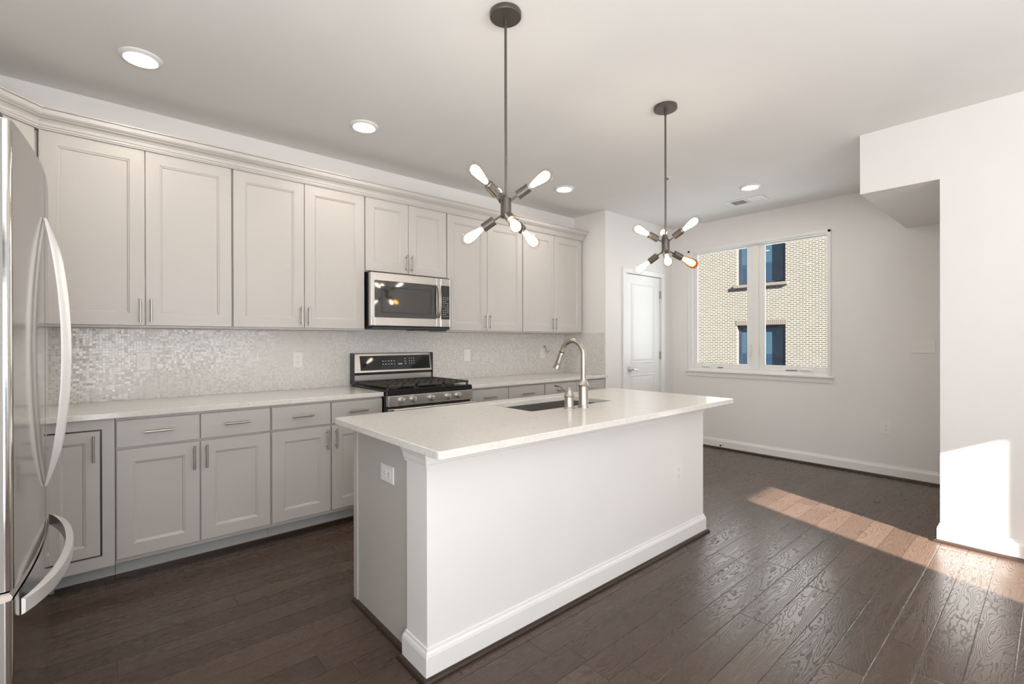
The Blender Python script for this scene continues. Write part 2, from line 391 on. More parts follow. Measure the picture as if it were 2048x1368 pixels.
for y0, y1 in ((1.543, 2.222), (2.292, 2.998)):
    a, b, c, e = (y0, y1, WZ0+.03, WZ1-.010)
    s1, s2 = (.016, .065) if y0 < 2 else (.063, .045)
    sa = MB().box(GX-.014, GX+.006, a, a+s1, c, e, .002).box(GX-.014, GX+.006, b-s2, b, c, e, .002).box(GX-.014, GX+.006, a+s1, b-s2, c, c+.057, .002).box(GX-.014, GX+.006, a+s1, b-s2, e-.018, e, .002)
    so_ = obj('sash', sa, 'trim', wn)
    obj('glass_pane', MB().box(GX, GX+.004, a+s1-.004, b-s2+.004, c+.053, e-.014), 'pane', so_)
    yc_ = 1.745 if y0 < 2 else 2.83
    obj('crank_handle', MB().box(XW+.012, XW+.045, yc_-.062, yc_+.062, WZ0+.03, WZ0+.052, .008).box(XW-.004, XW+.02, yc_-.045, yc_+.05, WZ0+.046, WZ0+.058, .005), 'trim', wn)
    obj('hinge_track', MB().box(GX-.018, GX-.013, yc_-.20, yc_-.13, c+.004, c+.012), 'slot', wn) if y0 > 2 else obj('hinge_track', MB().box(GX-.018, GX-.013, yc_+.09, yc_+.20, c+.004, c+.012), 'slot', wn)
    yl = 2.195 if y0 < 2 else 2.318
    obj('sash_lock', MB().box(GX-.028, GX-.013, yl-.012, yl+.012, 1.10, 1.24, .005).box(GX-.040, GX-.028, yl-.007, yl+.007, 1.13, 1.23, .004), 'trim', wn)
obj('window_sill', MB().box(XW-.045, XW+.06, WY0-.055, WY1+.062, WZ0-.022, WZ0, .006), 'trim', wn)
obj('apron', MB().box(XW-.014, XW, WY0-.035, WY1+.042, WZ0-.075, WZ0-.022, .004), 'trim', wn)

# ------------------------------------------------------------------ the brick building across the way
BX = 20.4
def bwall():
    ys = [-4, 7.045, 8.93, 30]; zs = [-6, -.25, 1.93, 3.62, 5.75, 12]; mb = MB()
    for i in range(3):
        for j in range(5):
            if i == 1 and j in (1, 3): continue
            mb.box(BX, BX+.5, ys[i], ys[i+1], zs[j], zs[j+1])
    return mb
bld = thing('apartment_building', (BX, 8, -6), 'tan brick building with navy framed windows seen through the dining window', 'building')
obj('brick_wall', bwall(), 'brick', bld)
for z0, z1 in ((-.25, 1.93), (3.62, 5.75)):
    f = obj('window', MB().box(BX+.16, BX+.26, 7.045, 7.20, z0, z1).box(BX+.16, BX+.26, 8.80, 8.93, z0, z1).box(BX+.16, BX+.26, 7.2, 8.8, z0, z0+.10).box(BX+.16, BX+.26, 7.2, 8.8, z1-.12, z1).box(BX+.16, BX+.26, 8.42, 8.50, z0, z1), 'bframe', bld)
    zm = z0+1.0 if z0 < 0 else z0+.86
    obj('lower_pane', MB().box(BX+.20, BX+.22, 7.2, 8.8, z0+.1, zm), 'bpane', f)
    obj('upper_pane', MB().box(BX+.20, BX+.22, 7.2, 8.8, zm, z1-.12), 'shade', f)
    obj('window_ledge', MB().box(BX-.10, BX+.16, 6.95, 9.05, z0-.12, z0, .01), 'stone', bld)
sol = MB()
for i in range(26): sol.box(BX-.012, BX+.1, 7.0+i*.0757, 7.0+i*.0757+.066, 1.93, 2.14)
obj('soldier_course', sol, 'stone', bld)

# ------------------------------------------------------------------ cabinets
def shaker(x0, x1, z0, z1, y, t=.019, fw=.070):
    mb = MB(); rings = []
    for ins, dy in ((.0, t), (0, .002), (.002, 0), (fw, 0), (fw+.0015, .003), (fw+.008, .0045), (fw+.0125, .0095)):
        rings.append([(x0+ins, y+dy, z0+ins), (x1-ins, y+dy, z0+ins), (x1-ins, y+dy, z1-ins), (x0+ins, y+dy, z1-ins)])
    mb.loft(rings, True, True, False); return mb
def slab(x0, x1, z0, z1, y, t=.019): return MB().box(x0, x1, y, y+t, z0, z1, .002)
def bar_v(x, y, z0, z1):
    mb = MB().cyl((x, y-.030, z0), (x, y-.030, z1), .0058, 12)
    for z in (z0+.02, z1-.02): mb.cyl((x, y-.030, z), (x, y, z), .0045, 10)
    return mb
def bar_h(x0, x1, y, z):
    mb = MB().cyl((x0, y-.030, z), (x1, y-.030, z), .0058, 12)
    for x in (x0+.022, x1-.022): mb.cyl((x, y-.030, z), (x, y, z), .0045, 10)
    return mb
UZ0, UZ1 = 1.3845, 2.4287
UX = [-.2638, .1934, .6506, 1.1078, 1.5650, 2.327, 2.784, 3.2415, 3.6987, 4.156]
def wall_cabinet(x0, xm, x1, z0, label, body0):
    t = thing('wall_cabinet', ((x0+x1)/2, YB, body0), label, 'cabinet', 'grey wall cabinets')
    b = MB().box(x0+.001, x1-.001, YU+.0195, YB-.012, body0, UZ1-.004)
    obj('body', b, 'cab', t)
    for a, c, hx in ((x0+.005, xm-.0018, xm-.026), (xm+.0018, x1-.005, xm+.026)):
        dd = obj('door', shaker(a, c, z0, UZ1, YU), 'cab', t)
        obj('handle', bar_v(hx, YU, z0+.020, z0+.157), 'nickel', dd)
    return t
wall_cabinet(UX[0], UX[1], UX[2], UZ0, 'grey two-door wall cabinet next to the corner above the left counter outlet', 1.372)
wall_cabinet(UX[2], UX[3], UX[4], UZ0, 'tall grey two-door wall cabinet directly left of the microwave', 1.372)
wall_cabinet(UX[4], (UX[4]+UX[5])/2, UX[5], 1.848, 'short grey two-door wall cabinet above the microwave', 1.838)
wall_cabinet(UX[5], UX[6], UX[7], UZ0, 'tall grey two-door wall cabinet directly right of the microwave', 1.372)
wall_cabinet(UX[7], UX[8], UX[9], UZ0, 'grey two-door wall cabinet at the right end of the row by the side wall', 1.372)
# diagonal corner cabinet
P0 = Vector((-.2638, YU)); P1 = Vector((-.545, YU-.2812))
t = thing('wall_cabinet', (-.55, YB, 1.372), 'diagonal grey corner wall cabinet partly hidden behind the refrigerator', 'cabinet', 'grey wall cabinets')
obj('body', MB().prism([(-.266, YU+.0195), (-.266, YB-.012), (XL, YB-.012), (XL, YU-.2812), (P1.x-.014, P1.y+.014), (-.2638-.014, YU+.014+.002)], 1.372, UZ1-.004), 'cab', t)
dl = (P1-P0).length
dm = shaker(.012, dl-.008, UZ0, UZ1, 0)
ax = (P1-P0).normalized(); nrm = Vector((ax.y, -ax.x))          # into the cabinet
if nrm.dot(Vector((-1, 1))) < 0: nrm = -nrm
dm.v = [(P0.x+ax.x*x+nrm.x*y, P0.y+ax.y*x+nrm.y*y, z) for x, y, z in dm.v]
obj('door', dm, 'cab', t)
# crown
CZ = UZ1-.001
CROWN = [(-.02, CZ), (.010, CZ), (.011, CZ+.006), (.015, CZ+.008), (.015, CZ+.019), (.019, CZ+.021), (.0195, CZ+.026), (.022, CZ+.037), (.030, CZ+.049), (.042, CZ+.056), (.0435, CZ+.058), (.0435, CZ+.060),
         (.050, CZ+.064), (.057, CZ+.073), (.060, CZ+.085), (.062, CZ+.094), (.070, CZ+.097), (.070, CZ+.103), (-.02, CZ+.103)]
crn = obj('crown_molding', MB().sweep([(XL, P1.y), (P1.x, P1.y), (P0.x, P0.y), (4.150, YU)], CROWN, end_shear=.62), 'cab')
tag(crn, 'stepped grey crown molding running along the tops of the wall cabinets', 'crown molding')

BX4 = [.0484, .4278, .8072, 1.1866, 1.5660]
BXR = [2.331, 2.788, 3.251, 3.711, 4.171]
YFR = YF+.0195
def base_cabinet(x0, xm, x1, label, filler=0):
    t = thing('base_cabinet', ((x0+x1)/2, YFR, 0), label, 'cabinet', 'grey base cabinets')
    obj('body', MB().box(x0+.001, x1-.001+filler, YFR, YB-.002, .105, .883), 'cab', t)
    obj('toe_kick', MB().box(x0+.001, x1-.001+filler, YFR+.072, YFR+.09, .0, .105), 'toe', t)
    obj('shoe_molding', MB().box(x0+.001, x1-.001+filler, YFR+.056, YFR+.072, 0, .02), 'shoe', t)
    for a, c, hx in ((x0+.005, xm-.0035, xm-.030), (xm+.0035, x1-.005, xm+.030)):
        q = obj('drawer', slab(a, c, .722, .866, YF), 'cab', t)
        xc = (a+c)/2; obj('handle', bar_h(xc-.068, xc+.068, YF, .797), 'nickel', q)
        q = obj('door', shaker(a, c, .128, .709, YF), 'cab', t)
        obj('handle', bar_v(hx, YF, .553, .687), 'nickel', q)
    return t
base_cabinet(BX4[0], BX4[1], BX4[2], 'grey base cabinet with two drawers over two doors next to the corner cabinet')
base_cabinet(BX4[2], BX4[3], BX4[4], 'grey base cabinet with two drawers over two doors immediately left of the range')
base_cabinet(BXR[0], BXR[1], BXR[2], 'grey base cabinet with drawers immediately right of the range')
base_cabinet(BXR[2], BXR[3], BXR[4], 'grey base cabinet with drawers at the far right end by the side wall', .034)
# corner cabinet with an inset door
t = thing('corner_base_cabinet', (-.4, YFR, 0), 'grey corner base cabinet with one black-gapped door beside the refrigerator', 'cabinet', 'grey base cabinets')
obj('body', MB().prism([(XL+.002, YB-.002), (XL+.002, 2.99), (-.256, 2.99), (-.256, YFR), (.047, YFR), (.047, YB-.002)], .105, .883), 'cab', t)
obj('face_frame', MB().box(-.004, .046, YF+.002, YFR, .105, .883).box(-.236, -.004, YF+.002, YFR, .830, .883).box(-.236, -.004, YF+.002, YFR, .105, .166), 'cab', t)
obj('door_gap', MB().box(-.238, -.004, YFR-.003, YFR-.0005, .166, .830), 'black', t)
q = obj('door', shaker(-.222, -.013, .174, .822, YF, .014, .056), 'cab', t)
obj('handle', bar_v(-.038, YF, .665, .800), 'nickel', q)
obj('toe_kick', MB().box(-.30, .047, YFR+.072, YFR+.09, 0, .105), 'toe', t)
obj('shoe_molding', MB().box(-.19, .047, YFR+.056, YFR+.072, 0, .02), 'shoe', t)

# ------------------------------------------------------------------ counters and backsplash
def rounded_slab(poly, z0, z1, bev=.003):
    bm = bmesh.new(); vs = [bm.verts.new((x, y, z0)) for x, y in poly]; f = bm.faces.new(vs)
    r = bmesh.ops.extrude_face_region(bm, geom=[f]); bmesh.ops.translate(bm, verts=[v for v in r['geom'] if isinstance(v, bmesh.types.BMVert)], vec=(0, 0, z1-z0))
    bmesh.ops.recalc_face_normals(bm, faces=bm.faces)
    bmesh.ops.bevel(bm, geom=list(bm.edges), offset=bev, segments=2, profile=.5, affect='EDGES', clamp_overlap=True)
    mb = MB(); mb.bm(bm); return mb
ct = obj('countertop', rounded_slab([(1.563, YC), (1.563, YB-.009), (XL+.002, YB-.009), (XL+.002, 2.98), (-.212, 2.98), (-.212, YC)], .8835, .914), 'quartz')
tag(ct, 'cream quartz countertop between the refrigerator corner and the range', 'countertop', 'cream wall countertops')
ct = obj('countertop', rounded_slab([(2.333, YC), (2.333, YB-.009), (XS-.009, YB-.009), (XS-.009, YS-.001), (XS+.004, YS-.001), (XS+.004, YC)], .8835, .914), 'quartz')
tag(ct, 'cream quartz countertop between the range and the tiled side wall', 'countertop', 'cream wall countertops')
bs = obj('backsplash', MB().box(XL+.002, XS-.001, YB-.008, YB-.0002, .9145, 1.3715), 'tile')
obj('return_panel', MB().box(XS-.008, XS-.0002, YS+.001, YB-.0082, .9145, 1.378), 'tile', bs)
tag(bs, 'pearly white mosaic tile backsplash between counter and wall cabinets', 'backsplash')

# ------------------------------------------------------------------ island
IXL, IXR, IYN, IYF = .8544, 3.0641, 1.3593, 2.3117
HX0, HX1, HY0, HY1 = .930, 3.060, 1.565, 1.726
isl = thing('kitchen_island', (1.995, 1.93, 0), 'long kitchen island with white seating side and grey end panel under a quartz top', 'kitchen island')
obj('half_wall', MB().box(HX0, HX1, HY0, HY1, 0, .8835, .003), 'wall', isl)
cab = MB().box(.948, HX1-.012, HY1, 2.27, 0, .64).box(.948, 1.66, HY1, 2.27, .64, .8835).box(2.47, HX1-.012, HY1, 2.27, .64, .8835).box(1.66, 2.47, HY1, 1.79, .64, .8835).box(1.66, 2.47, 2.235, 2.27, .64, .8835)
obj('cabinet_body', cab, 'panel', isl)
obj('corner_stile', MB().box(.943, .948, 2.248, 2.290, 0, .8835), 'cab', isl)
for i in range(4):
    x0 = .955+i*.523; fm = shaker(x0, x0+.517, .12, .87, -2.29); fm.v = [(x, -y, z) for x, y, z in fm.v]; obj('door', fm, 'cab', isl)
obj('baseboard', MB().sweep([(HX0+.015, HY1), (HX0, HY1), (HX0, HY0), (HX1, HY0), (HX1, HY1)], [(a, z+.016) for a, z in BASE_PROF][::-1]), 'trim', isl)
obj('shoe_molding', MB().sweep([(.948, 2.288), (.948, HY1+.012), (HX0-.0142, HY1+.0142), (HX0-.0142, HY0-.0142), (HX1+.0142, HY0-.0142), (HX1+.0142, HY1)], SHOE_PROF), 'shoe', isl)
CAP = [(0, .806), (.006, .806), (.007, .815), (.010, .820), (.013, .840), (.022, .860), (.036, .872), (.040, .874), (.040, .8834), (0, .8834)]
obj('cap_molding', MB().sweep([(HX0+.016, HY1), (HX0, HY1), (HX0, HY0), (HX1, HY0), (HX1, HY1)], [(a*.9, z) for a, z in CAP]), 'trim', isl)

SX0, SX1, SY0, SY1 = 1.716, 2.420, 1.820, 2.200
def island_top():
    bm = bmesh.new()
    def rr(x0, x1, y0, y1, r, n=5):
        pts = []
        for cx, cy, a0 in ((x1-r, y0+r, -PI/2), (x1-r, y1-r, 0), (x0+r, y1-r, PI/2), (x0+r, y0+r, PI)):
            for i in range(n+1): a = a0+PI/2*i/n; pts.append((cx+r*math.cos(a), cy+r*math.sin(a)))
        return pts
    out = rr(IXL, IXR, IYN, IYF, .014); inn = rr(SX0, SX1, SY0, SY1, .012)
    n = len(out); z0, z1, b = .8838, .914, .003
    def inset(pts, d): 
        cx = sum(p[0] for p in pts)/len(pts); cy = sum(p[1] for p in pts)/len(pts)
        return [(p[0]-d*(1 if p[0] > cx else -1), p[1]-d*(1 if p[1] > cy else -1)) for p in pts]
    mb = MB()
    rings = [[(x, y, z1) for x, y in inset(inn, -b)], [(x, y, z1) for x, y in inset(out, b)], [(x, y, z1-b) for x, y in out], [(x, y, z0+b) for x, y in out], [(x, y, z0) for x, y in inset(out, b)],
             [(x, y, z0) for x, y in inn], [(x, y, z1-b) for x, y in inn], [(x, y, z1) for x, y in inset(inn, -b)]]
    mb.loft(rings, True, False, False); return mb
it = tag(obj('island_countertop', island_top(), 'quartz'), 'large cream quartz slab with sink cutout on top of the kitchen island', 'countertop')
def basin():
    mb = MB(); z1 = .8836; r = []
    for ins, z in ((-.028, z1), (-.004, z1), (-.004, z1-.015), (0.002, z1-.20), (.02, z1-.222), (.20, z1-.226)):
        x0, x1, y0, y1 = SX0+ins, SX1-ins, SY0+ins, SY1-ins
        if y0 > y1-.05: y0 = (y0+y1)/2-.02; y1 = y0+.04
        r.append([(x0, y0, z), (x1, y0, z), (x1, y1, z), (x0, y1, z)])
    mb.loft(r, True, False, False); n = len(mb.v); mb.face([n-4, n-3, n-2, n-1]); return mb
sk = thing('kitchen_sink', (2.07, 2.0, .66), 'rectangular undermount stainless sink sunk into the island top', 'sink')
obj('basin', basin(), 'sink', sk)
obj('drain', MB().lathe((2.07, 2.01, .6585), (0, 0, 1), [(.055, 0), (.055, .003), (.035, .002), (.035, .0)], 24), 'chrome', sk)
# faucet
FX, FY = 2.044, 1.745
fa = thing('faucet', (FX, FY, .914), 'tall gooseneck satin nickel pull-down faucet standing behind the island sink', 'faucet')
obj('base', MB().lathe((FX, FY, .914), (0, 0, 1), [(.032, 0), (.032, .004), (.028, .012), (.0265, .018), (.0265, .118), (.030, .122), (.031, .126), (.028, .130), (.021, .142), (.0165, .158), (.0155, .165)], 32), 'nickel', fa)
pts = [(FX, FY, 1.075), (FX, FY, 1.15), (FX, FY, 1.20)]
RA = .082
for i in range(1, 17):
    a = PI-(PI*1.0)*i/16*.93
    pts.append((FX, FY+RA+RA*math.cos(a), 1.205+RA*math.sin(a)))
lp = Vector(pts[-1]); ld = (Vector(pts[-1])-Vector(pts[-2])).normalized()
obj('spout', MB().tube(pts, .0142, 20), 'nickel', fa)
dn = (ld+Vector((0, .10, 0))).normalized()
sh = obj('spray_head', MB().lathe(lp+ld*.004, dn, [(.0150, 0), (.0165, .003), (.0185, .012), (.0195, .058), (.0205, .062), (.0205, .066), (.0195, .070), (.022, .085), (.0265, .098), (.0265, .101), (.02, .101)], 24), 'nickel', fa)
obj('seal_ring', MB().lathe(lp-ld*.001, dn, [(.0146, 0), (.0158, .001), (.0158, .005), (.0146, .006)], 24), 'black', fa)
obj('spray_button', MB().box(FX-.007, FX+.007, lp.y+.018, lp.y+.026, lp.z-.062, lp.z-.030, .003), 'dkgrey', fa)
HXX, HYY = 1.948, 1.766
fl = thing('faucet_lever', (HXX, HYY, .914), 'short satin nickel single lever valve left of the gooseneck faucet', 'faucet handle')
obj('base', MB().lathe((HXX, HYY, .914), (0, 0, 1), [(.030, 0), (.030, .003), (.026, .008), (.0245, .012), (.0245, .064), (.028, .067), (.0285, .070), (.026, .074), (.022, .084), (.0175, .098), (.014, .108), (.009, .113), (.001, .115)], 28), 'nickel', fl)
obj('lever', MB().tube([(HXX, HYY+.008, .998), (HXX, HYY+.035, 1.016), (HXX, HYY+.065, 1.033), (HXX, HYY+.09, 1.036), (HXX, HYY+.104, 1.032)], [.008, .007, .0065, .0085, .007], 14), 'nickel', fl)

# ------------------------------------------------------------------ refrigerator (front faces +X)
FYN, FYM, FYE = 1.517, 1.935, 2.353
def bowx(y):
    u = (y-FYM)/.418
    return -.1275-.0255*u*u
def fridge_front(y0, y1, z0, z1, ra, rb):
    # outline in plan: back edge straight, front bowed, outer corners rounded
    poly = [(-.205, y0), ]
    pts = []
    if ra:
        for i in range(6): a = PI/2*i/5; pts.append((bowx(y0+ra)-ra+ra*math.sin(a), y0+ra-ra*math.cos(a)))
    else: pts.append((bowx(y0), y0))
    n = 10
    for i in range(1, n): y = y0+ra+(y1-rb-y0-ra)*i/n; pts.append((bowx(y), y))
    if rb:
        for i in range(6): a = PI/2*i/5; pts.append((bowx(y1-rb)-rb+rb*math.cos(a), y1-rb+rb*math.sin(a)))
    else: pts.append((bowx(y1), y1))
    ring = [(-.205, y0)]+pts+[(-.205, y1)]
    mb = MB(); mb.loft([[(x, y, z) for x, y in ring] for z in (z0, z1)], True, True, True); return mb
rf = thing('refrigerator', (-.5, FYM, 0), 'stainless french-door refrigerator with curved handles against the left wall', 'refrigerator')
obj('body', MB().box(-.846, -.215, FYN+.006, FYE-.006, .02, 1.765, .004), 'fside', rf)
obj('gasket', MB().box(-.215, -.205, FYN+.02, FYE-.02, .06, 1.77), 'dkgrey', rf)
obj('kick_grille', MB().box(-.30, -.235, FYN+.03, FYE-.03, 0, .055), 'dkgrey', rf)
def bowed_handle(y, z0, z1, depth):
    n = 28; rings = []; mb = MB(); x0 = bowx(y)
    for i in range(n+1):
        s = i/n; z = z0+(z1-z0)*s; q = 1-(2*s-1)**2
        xo = x0+.001+depth*q**.95; th = .006+.012*min(1, q*2.2); wd = .007+.009*min(1, q*1.6)
        c = [(xo, y-wd), (xo+th*.55, y-wd*.8), (xo+th, y-wd*.25), (xo+th, y+wd*.25), (xo+th*.55, y+wd*.8), (xo, y+wd)]
        rings.append([(a, b, z) for a, b in c])
    mb.loft(rings, True, True, True); return mb
dn_ = obj('door', fridge_front(FYN, FYM-.002, .735, 1.78, .013, .004), 'fridge', rf); obj('handle', bowed_handle(1.893, .876, 1.640, .036), 'fhandle', dn_)
obj('door_edge', MB().box(-.204, -.1665, FYN-.0015, FYN-.0002, .737, 1.778), 'fside', dn_)
df_ = obj('door', fridge_front(FYM+.002, FYE, .735, 1.78, .004, .022), 'fridge', rf); obj('handle', bowed_handle(1.977, .876, 1.640, .036), 'fhandle', df_)
fz = obj('freezer_drawer', fridge_front(FYN, FYE, .065, .712, .013, .022), 'fridge', rf)
def freezer_handle():
    mb = MB(); rings = []; n = 30; ya, yb_ = 1.575, 2.295
    for i in range(n+1):
        s = i/n; y = ya+(yb_-ya)*s; q = 1-(2*s-1)**2
        x = bowx(y)+.0015+.040*q**.8; th = .007+.010*min(1, q*2)
        z0, z1 = .652, .690
        rings.append([(x, y, z0), (x+th, y, z0+.003), (x+th, y, z1-.003), (x, y, z1)])
    mb.loft(rings, True, True, True); return mb
obj('handle', freezer_handle(), 'fhandle', fz)
obj('drawer_edge', MB().box(-.204, -.1665, FYN-.0015, FYN-.0002, .067, .710), 'fside', fz)
obj('drawer_lip', MB().loft([[(bowx(y)-.05, y, .712), (bowx(y)-.004, y, .712), (bowx(y)-.010, y, .724), (bowx(y)-.05, y, .724)] for y in [FYN+.02+(FYE-FYN-.04)*i/14 for i in range(15)]], True, True, True), 'fridge', fz)
for y in (FYN+.05, FYE-.05): obj('hinge_cover', MB().box(-.30, -.17, y-.03, y+.03, 1.7805, 1.80, .004), 'dkgrey', rf)

# ------------------------------------------------------------------ microwave
MX0, MX1, MZ0, MZ1, MY = 1.5685, 2.3235, 1.409, 1.826, 3.470
mw = thing('microwave', (1.946, YB, 1.385), 'stainless over-the-range microwave with dark glass door under the short cabinet', 'microwave')
obj('body', MB().box(MX0+.006, MX1-.006, MY+.040, YB-.012, 1.400, 1.836), 'black', mw)
obj('vent_grille', MB().box(MX0+.02, MX1-.02, MY+.02, YB-.10, 1.386, 1.400).box(1.98, 2.30, MY+.06, MY+.2, 1.378, 1.386), 'dkgrey', mw)
def ring_frame(x0, x1, z0, z1, a0, a1, c0, c1, y0, y1):
    return MB().box(x0, a0, y0, y1, z0, z1, .003).box(a1, x1, y0, y1, z0, z1, .003).box(a0, a1, y0, y1, z0, c0, .003).box(a0, a1, y0, y1, c1, z1, .003)
dr = obj('door', ring_frame(MX0, 2.193, MZ0, MZ1, 1.600, 2.160, 1.476, 1.762, MY, MY+.04), 'steel', mw)
obj('door_glass', MB().box(1.600, 2.160, MY+.004, MY+.03, 1.476, 1.762), 'mwglass', dr)
obj('inner_screen', ring_frame(1.655, 2.115, 1.510, 1.722, 1.670, 2.100, 1.522, 1.710, MY+.0035, MY+.005), 'dkgrey', dr)
hh = MB(); rings = []
for i in range(21):
    s = i/20; z = 1.482+.278*s; q = 1-(2*s-1)**2; y = MY-.006-.034*q**.7
    rings.append([(2.158, y, z), (2.186, y, z), (2.186, y+.012, z), (2.158, y+.012, z)])
hh.loft(rings, True, True, True)
obj('handle', hh, 'steel', dr)
obj('emblem', MB().cyl((1.89, MY-.0006, 1.795), (1.89, MY+.001, 1.795), .006, 16).box(1.898, 1.925, MY-.0006, MY+.001, 1.792, 1.798), 'mark', dr)
cp = obj('control_panel', ring_frame(2.1955, MX1, MZ0, MZ1, 2.206, 2.292, 1.476, 1.764, MY, MY+.04), 'steel', mw)
obj('panel_glass', MB().box(2.206, 2.292, MY+.002, MY+.03, 1.476, 1.764), 'mwglass', cp)
bt = MB()
for r in range(11):
    for c in range(3):
        if (r*3+c) % 7 == 5: continue
        bt.box(2.226+c*.022, 2.226+c*.022+.008, MY+.0012, MY+.002, 1.500+r*.016, 1.500+r*.016+.0045)
obj('buttons', bt, 'mark', cp)

# ------------------------------------------------------------------ range
RX0, RX1 = 1.5695, 2.3255
rg = thing('gas_range', (1.947, 3.55, 0), 'stainless gas range with black cast iron grates between the two wall counters', 'range')
obj('body', MB().box(RX0, RX1, 3.215, YB-.02, .03, .9155), 'black', rg)
obj('cooktop', MB().box(RX0-.004, RX1+.004, 3.195, 3.80, .9155, .926, .004).box(RX0, RX1, 3.188, 3.215, .886, .9155), 'black', rg)
cpn = obj('control_panel', MB().box(RX0, RX1, 3.178, 3.215, .806, .886, .004), 'steel', rg)
for x in (1.679, 1.775, 1.932, 2.083, 2.179):
    kn = obj('knob', MB().lathe((x, 3.178, .849), (0, -1, 0), [(.025, 0), (.025, .004), (.021, .007), (.020, .028), (.018, .031), (.001, .031)], 24).box(x-.004, x+.004, 3.138, 3.150, .829, .869, .002), 'steel', rg)
od = obj('oven_door', MB().box(RX0+.006, RX1-.002, 3.175, 3.215, .16, .792, .004), 'steel', rg)
obj('door_glass', MB().box(1.66, 2.235, 3.173, 3.18, .30, .66), 'bglass', od)
obj('handle', MB().box(RX0+.02, RX1-.008, 3.125, 3.150, .752, .796, .008).box(RX0+.06, RX0+.09, 3.15, 3.178, .758, .79).box(RX1-.09, RX1-.06, 3.15, 3.178, .758, .79), 'steel', od)
obj('drawer', MB().box(RX0+.006, RX1-.002, 3.178, 3.215, .045, .15, .004), 'steel', rg)
bg = obj('backguard', MB().loft([[(x, 3.815, .926), (x, 3.865, .926), (x, 3.886, 1.00), (x, 3.886, 1.186), (x, 3.850, 1.186), (x, 3.838, 1.178), (x, 3.805, 1.024), (x, 3.815, 1.020)] for x in (RX0+.008, RX1-.008)], True, True, False), 'steel', rg)
for xa in (RX0, RX1-.008): obj('end_cap', MB().box(xa, xa+.008, 3.80, 3.886, .926, 1.186, .003), 'dkgrey', rg)
obj('vent_strip', MB().box(RX0+.01, RX1-.01, 3.808, 3.816, 1.002, 1.020), 'black', bg)
def on_guard(x0, x1, s0, s1, off0, off1):
    a = Vector((3.805, 1.024)); b = Vector((3.838, 1.178)); d = b-a; n = Vector((-d.y, d.x)).normalized(); n = n if n.x < 0 else -n
    q = [a+d*s0+n*off1, a+d*s1+n*off1, a+d*s1+n*off0, a+d*s0+n*off0]
    return [[(x, p.x, p.y) for p in q] for x in (x0, x1)]
dp = obj('display', MB().loft(on_guard(1.632, 2.300, .10, .90, 0, .0015), True, True, False), 'bglass', bg)
for r in range(2):
    ic = MB()
    for c in range(5): ic.loft(on_guard(1.83+c*.027, 1.842+c*.027, .40+r*.17, .44+r*.17, .0015, .0019), True, True, False)
    obj('button_marks', ic, 'mark', dp)
obj('clock_mark', MB().loft(on_guard(1.98, 2.02, .38, .44, .0015, .0019), True, True, False), 'mark', dp)
for r in range(3):
    ic = MB()
    for c in range(3): ic.loft(on_guard(2.09+c*.022, 2.097+c*.022, .42+r*.14, .46+r*.14, .0015, .0019), True, True, False)
    obj('button_marks', ic, 'mark', dp)
    obj('status_mark', MB().loft(on_guard(2.045, 2.06, .40+r*.14, .44+r*.14, .0015, .0019), True, True, False), 'mark', dp)
for gx0, gx1 in ((RX0+.012, 1.822), (1.826, 2.068), (2.072, RX1-.012)):
    g = MB(); y0, y1 = 3.222, 3.78; z0, z1 = .944, .960
    for x in (gx0, gx1-.012): g.box(x, x+.012, y0, y1, z0, z1, .002)
    for y in (y0, (y0+y1)/2-.006, y1-.012): g.box(gx0, gx1, y, y+.012, z0, z1, .002)
    xm = (gx0+gx1)/2; g.box(xm-.006, xm+.006, y0, y1, z0, z1, .002)
    for y in (y0+.09, y0+.19, y0+.36, y0+.46): g.box(gx0+.01, gx1-.01, y, y+.010, z0, z1, .002)
    for k in (.25, .75): g.box(gx0+(gx1-gx0)*k-.005, gx0+(gx1-gx0)*k+.005, y0+.03, y1-.03, z0, z1, .002)
    for x in (gx0+.002, gx1-.014):
        for y in (y0+.004, y1-.016): g.box(x, x+.012, y, y+.012, .926, z0+.004)
    obj('grate', g, 'iron', rg)
for x, y in ((1.695, 3.36), (1.695, 3.64), (1.947, 3.5), (2.20, 3.36), (2.20, 3.64)):
    obj('burner', MB().lathe((x, y, .926), (0, 0, 1), [(.052, 0), (.05, .006), (.036, .008), (.036, .014), (.03, .016), (.001, .016)], 24), 'iron', rg)

